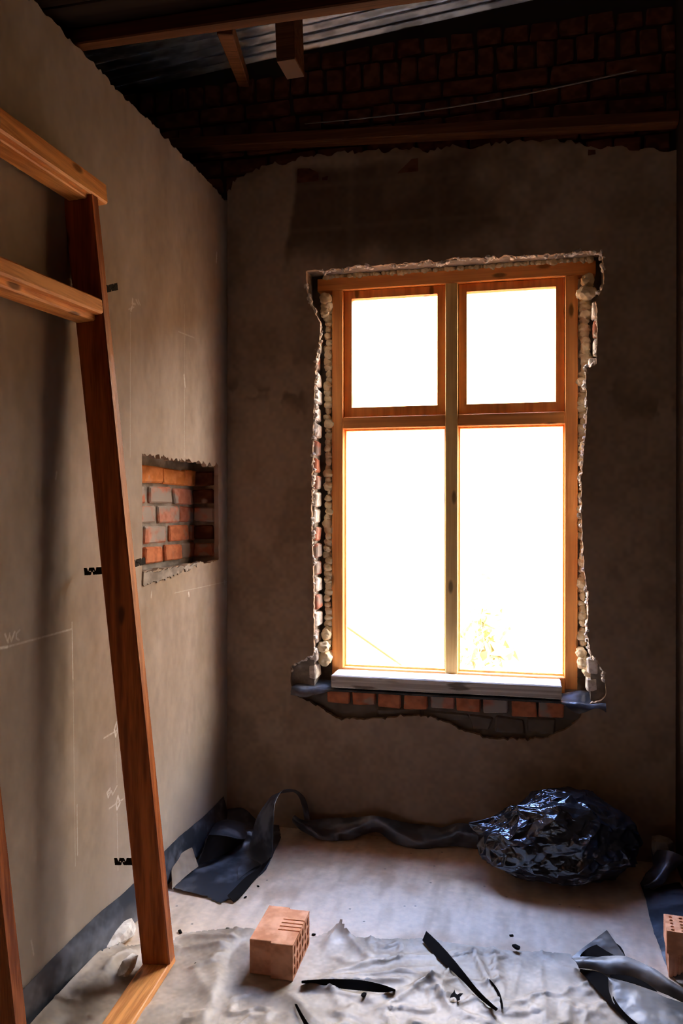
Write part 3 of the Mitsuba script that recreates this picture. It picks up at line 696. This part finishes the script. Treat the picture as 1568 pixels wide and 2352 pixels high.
put(k + '__shaded_underside', span([(1332, 2233), (1352, 2254), (1375, 2280), (1400, 2307), (1420, 2327), (1452, 2366)], [(1333, 2228), (1364, 2232), (1397, 2249), (1405, 2280), (1418, 2306), (1476, 2362)], .018, .034, bump=0), 'clean_black', smooth=60)  # black sheet laid in the pocket for its shade
put(k + '__shaded_underside', span([(1402, 2247), (1440, 2257), (1480, 2270), (1510, 2281)], [(1402, 2242), (1440, 2243), (1468, 2252), (1508, 2278)], .040, .044, bump=0), 'clean_black', smooth=60)  # black sheet laid in the gap for its shade
tag(k, 'crumpled folded sheet of dark plastic with a pointed corner at the lower right', 'plastic sheet')

# plastic strips of the damp course folded against the walls
e_top = [on_y(676, 1872, 3.50), on_y(700, 1886, 3.48), on_y(760, 1880, 3.53), on_y(870, 1876, 3.50), on_y(930, 1892, 3.53), on_y(1010, 1904, 3.53), on_y(1060, 1892, 3.52), on_y(1130, 1912, 3.53), on_y(1250, 1925, 3.53)]
e_bot = [P(672, 1890, .05), P(700, 1912, .03), P(738, 1932, .004), P(800, 1931, .004), P(866, 1912, .03), P(905, 1938, .008), P(960, 1950, .004), P(1020, 1948, .004), P(1090, 1950, .004), P(1250, 1962, .004)]
k = put('damp_proof_strip', thick(ruled(e_top, e_bot, 140, 22, .022, 3, (0, -.02, .012), 8), .0012), 'black_plastic', smooth=60)
tag(k, 'rumpled black plastic strip lying along the foot of the back wall', 'plastic strip')
# standing arch of the strip
eR = [P(545, 2024, .008), P(600, 1988, .012), on_y(625, 1955, 3.14), on_y(628, 1890, 3.16), on_y(631, 1845, 3.22), on_y(648, 1818, 3.30), on_y(675, 1815, 3.40), on_y(702, 1838, 3.48), on_y(712, 1890, 3.50)]
eL = [P(545, 1998, .012), on_y(566, 1968, 3.2), on_y(577, 1925, 3.25), on_y(586, 1888, 3.29), on_y(603, 1856, 3.34), on_y(630, 1826, 3.40), on_y(668, 1820, 3.46), on_y(690, 1840, 3.53), on_y(700, 1890, 3.54)]
k = put('damp_proof_strip', thick(ruled(eL, eR, 80, 16, .005, 13), .0012), 'black_plastic', smooth=60)
tag(k, 'strip of black plastic bent up into an arch in the back left corner', 'plastic strip')
# black sheet in the left back corner, skylight blue tinted into its colour
cpx = [(398, 2048), (430, 2000), (470, 1962), (482, 1925), (500, 1890), (540, 1884), (600, 1890), (640, 1900), (645, 1930), (610, 2002), (545, 2060), (505, 2080), (470, 2064), (430, 2056)]
cp = Polygon([tuple(on_z(*q)[:2]) for q in cpx]).buffer(0)
def corner_h(Q):
    q = np.c_[Q, np.zeros(len(Q))]
    h = .004 + .03 * np.maximum(0, meshkit.fbm(q * 5, 3, 12) - .4)
    d, t = seg_d(Q, fz(470, 1955), fz(580, 1935)); h += .055 * np.exp(-(d / .05) ** 2)
    d, t = seg_d(Q, fz(480, 1905), fz(560, 1890)); h += .07 * np.exp(-(d / .06) ** 2)
    return h
k = put('damp_proof_sheet', thick(heightfield(cp, .010, corner_h), .0012), 'black_plastic', smooth=60)
tag(k, 'shining black plastic sheet tinted with skylight blue, lying in the back left corner', 'plastic sheet')
k = 'damp_proof_sheet'
put(k + '__fold', thick(ruled([P(490, 1895, .07), P(520, 1884, .09), P(548, 1889, .08), P(575, 1900, .05)], [P(478, 1919, .085), P(508, 1921, .10), P(540, 1927, .085), P(562, 1928, .05)], 40, 14, .006, 41), .0012), 'black_plastic', smooth=60)
put(k + '__shaded_underside', thick(ruled([P(478, 1920, .084), P(508, 1922, .099), P(540, 1928, .084), P(562, 1929, .049)], [P(455, 1988, .02), P(488, 1974, .03), P(528, 1954, .03), P(560, 1932, .03)], 40, 10, .004, 43), .0012), 'clean_black', smooth=60)  # black sheet across the mouth of the fold, for the shade inside
put(k + '__shaded_underside', span([(536, 2074), (548, 2066), (580, 2028), (604, 1998), (622, 1972)], [(522, 2058), (536, 2044), (562, 2018), (592, 1996), (618, 1970)], .006, .022, bump=.002), 'clean_black', smooth=60)
# strip up the foot of the left wall
e0 = [(XL + .004, y, .145 + .006 * math.sin(y * 9)) for y in np.linspace(1.5, 3.5, 30)]
e1 = [(XL + .012 + .012 * (1 + math.sin(y * 6)), y, .012) for y in np.linspace(1.5, 3.5, 30)]
k = put('damp_proof_strip', thick(ruled(e0, e1, 120, 10, .006, 17, (.004, 0, 0)), .0012), 'black_plastic', smooth=60)
tag(k, 'black plastic strip standing like a skirting along the foot of the left wall', 'plastic strip')
e0 = [P(396, 2045, .006), P(420, 2020, .012), P(455, 1992, .02)]
e1 = [P(393, 2000, .06), P(410, 1968, .08), P(440, 1948, .09)]
k = put('damp_proof_strip', thick(ruled(e0, e1, 40, 12, .006, 23), .0012), 'dusty_plastic', smooth=60)
tag(k, 'short dusty grey piece of plastic strip behind the foot of the door frame', 'plastic strip')
# right-hand strip
e0 = [P(1470, 2030, .02), P(1480, 2062, .006), P(1492, 2110, .004), P(1505, 2150, .004), P(1530, 2215, .004), P(1560, 2260, .004)]
e1 = [on_x(1500, 1990, XR - .06), on_x(1530, 2005, XR - .02), on_x(1562, 2030, XR - .012), np.array([XR - .012, 2.85, .05]), np.array([XR - .012, 2.6, .04]), np.array([XR - .012, 2.4, .04])]
k = put('damp_proof_sheet', thick(ruled(e0, e1, 60, 20, .014, 29, (0, 0, .012)), .0012), 'black_plastic', smooth=60)
tag(k, 'black plastic sheet tinted with skylight blue, along the right wall behind the stacked bricks', 'plastic sheet')
e0 = [P(1472, 2036, .012), P(1482, 2010, .03), P(1500, 1985, .06), P(1496, 1952, .10)]
e1 = [P(1478, 2042, .012), P(1515, 2035, .03), P(1545, 2002, .07), P(1580, 1972, .12)]
k = put('damp_proof_strip', thick(ruled(e0, e1, 40, 14, .012, 37, (0, -.03, .02)), .0012), 'black_plastic', smooth=60)
tag(k, 'turned-up black plastic strip in the corner right of the refuse bag', 'plastic strip')

# ------------------------------------------------------------------ refuse bag
def bag():
    r = np.random.default_rng(21)
    m = trimesh.creation.icosphere(2, 1.0)
    u = np.array(m.vertices)
    rad = 1 + .34 * (meshkit.fbm(u * 1.7 + 5, 3, 3) - .5)
    # the film is drawn into folds towards the knot on top
    knot = np.array([.15, -.1, .98]); ax = np.cross(u, knot); ang_ = np.arctan2(u @ np.cross(knot, [0, 1, 0]), u[:, 1] - (u @ knot) * knot[1])
    rad = rad + .035 * np.sin(ang_ * 9 + 3 * meshkit.noise(u * 2)) * np.clip(u[:, 2] + .5, 0, 1)
    v = u * rad[:, None] + r.normal(0, .050, u.shape)
    v[:, 2] = np.where(u[:, 2] > 0, v[:, 2], v[:, 2] * .5)
    m = trimesh.Trimesh(v, m.faces, process=False)
    for amp in (.022, .008, .0028, .001):
        m = m.subdivide()
        v = np.array(m.vertices); v += r.normal(0, amp, v.shape)
        m = trimesh.Trimesh(v, m.faces, process=False)
    return m
m = bag()
v = np.array(m.vertices)
v[:, 0] = v[:, 0] / (np.percentile(v[:, 0], 99.9) - np.percentile(v[:, 0], .1))
v[:, 1] = v[:, 1] / (np.percentile(v[:, 1], 99.9) - np.percentile(v[:, 1], .1))
zl, zh = np.percentile(v[:, 2], .5), v[:, 2].max()
v[:, 2] = np.clip((v[:, 2] - zl) / (zh - zl), 0, 1)
bc = on_z(1225, 2045, 0)
bl, br = on_z(1086, 1990, .06), on_z(1478, 1990, .06)
wid = (br - bl)[0]
x_, y_, z_ = v[:, 0] * wid, v[:, 1] * .40, v[:, 2] * .355
x_ = x_ + (z_ - .1) * .20 * np.clip(1 - np.abs(v[:, 0]) * 2, 0, 1)
m.vertices = np.c_[x_ + (bl[0] + br[0]) / 2 - .01, y_ + bc[1] + .125 + .03 * v[:, 0], z_ + .003]
k = put('refuse_bag', m, 'bag_plastic', smooth=32)
tag(k, 'crumpled shiny black refuse bag slumped on the floor under the window', 'refuse bag')

# ------------------------------------------------------------------ rubble and chips
def chunk(c, size, seed, mat, key, label, category, group=None, rot=0.0):
    r = np.random.default_rng(seed)
    pts = r.normal(size=(26, 3)); pts /= np.linalg.norm(pts, axis=1, keepdims=True); pts = np.sign(pts) * np.abs(pts) ** .6
    m = trimesh.convex.convex_hull(pts * np.array(size) / 2)
    m.apply_transform(trimesh.transformations.rotation_matrix(rot, [0, 0, 1]))
    m.apply_translation([c[0], c[1], -m.bounds[0, 2] + c[2]])
    k = put(key, m, mat); tag(k, label, category, group)
a, b = on_z(232, 2172, .05), on_z(305, 2110, .05)
chunk([(a[0] + b[0]) / 2, (a[1] + b[1]) / 2, .003], (.07, np.linalg.norm(b - a) * 1.05, .06), 3, 'broken_plaster', 'plaster_chunk', 'long pale chunk of plaster by the left wall behind the door frame', 'rubble', rot=math.atan2(-(b - a)[0], (b - a)[1]))
a, b = on_z(275, 2240, .03), on_z(312, 2200, .03)
chunk([(a[0] + b[0]) / 2, (a[1] + b[1]) / 2, .012], (.05, np.linalg.norm(b - a), .04), 4, 'broken_plaster', 'plaster_chunk', 'small pale plaster lump beside the foot of the leaning door frame', 'rubble', rot=math.atan2(-(b - a)[0], (b - a)[1]))
a, b = on_z(60, 2330, .03), on_z(125, 2275, .03)
chunk([(a[0] + b[0]) / 2, (a[1] + b[1]) / 2, .01], (.05, np.linalg.norm(b - a), .035), 6, 'broken_plaster', 'plaster_chunk', 'flat bluish white plaster piece at the lower left against the wall', 'rubble', rot=math.atan2(-(b - a)[0], (b - a)[1]))
chunk(on_y(1522, 1950, 3.46) * [1, 1, 0] + [0, 0, .04], (.10, .10, .12), 8, 'mortar', 'rubble_lump', 'brown lump of rubble in the dark right-hand corner', 'rubble')
CHIPS = [(521, 2140, .016, 'dark chip at the edge of the sheet left of the brick pair'), (1186, 2191, .020, 'largest dark chip, at the rear edge of the grey plastic sheet'), (1175, 2152, .010, 'tiny dark chip on the bare floor right of the black fold'),
         (563, 2064, .010, 'tiny dark chip on the bare floor behind the brick pair, leftmost of two'), (592, 2038, .008, 'tiny dark chip on the bare floor behind the brick pair, rightmost of two'), (720, 2150, .010, 'tiny dark chip right beside the grooved brick'),
         (835, 2302, .014, 'small dark chip on the grey sheet below the long black crease'), (413, 2144, .014, 'dark chip on the floor beside the foot of the leaning door frame'), (450, 2228, .008, 'tiny dark chip on the grey sheet between door frame and brick pair')]
for i, (px, py, s_, what) in enumerate(CHIPS):
    c_ = on_z(px, py, 0)
    zz = .016 if py > 2160 else 0.0
    chunk([c_[0], c_[1], zz], (s_, s_ * 1.6, s_ * .5), 40 + i, 'clean_black', 'debris_chip', what, 'debris', 'dark chips scattered on the floor', rot=i)

# ------------------------------------------------------------------ outside, in the glare beyond the window
put('yard_ground', cbox(-30, 30, YB + .28, 40, -.6, -.25, .001), 'sand')
tag('yard_ground', 'sandy yard outside the window', kind='structure')
put('yard_wall', cbox(-14, 14, 9.0, 9.25, -.3, 4.3, .01), 'facade')  # height and tone shaped to dim and warm the light entering
tag('yard_wall', 'wall across the yard, made tall and brown to shape the window light', kind='structure')
k = put('timber_pole', beam_between(on_y(780, 1422, 6.6), on_z(1010, 1584, -.225), .05, .05), 'pole_wood')
tag(k, 'slanting timber pole in the glare outside the left pane', 'pole')
br_ = np.random.default_rng(6)
bb = []
c_ = on_y(1105, 1480, 8.5)
for i in range(260):
    q = c_ + br_.normal(0, 1, 3) * [.16, .12, .25]
    t = br_.normal(size=3) * .07; u_ = br_.normal(size=3) * .03
    bb.append(trimesh.Trimesh([q - t, q + u_, q + t, q - u_], [[0, 1, 2], [0, 2, 3]], process=False))
k = put('bush', cat(bb), 'leaf'); tag(k, 'pale bush almost lost in the glare outside the right pane', 'bush')
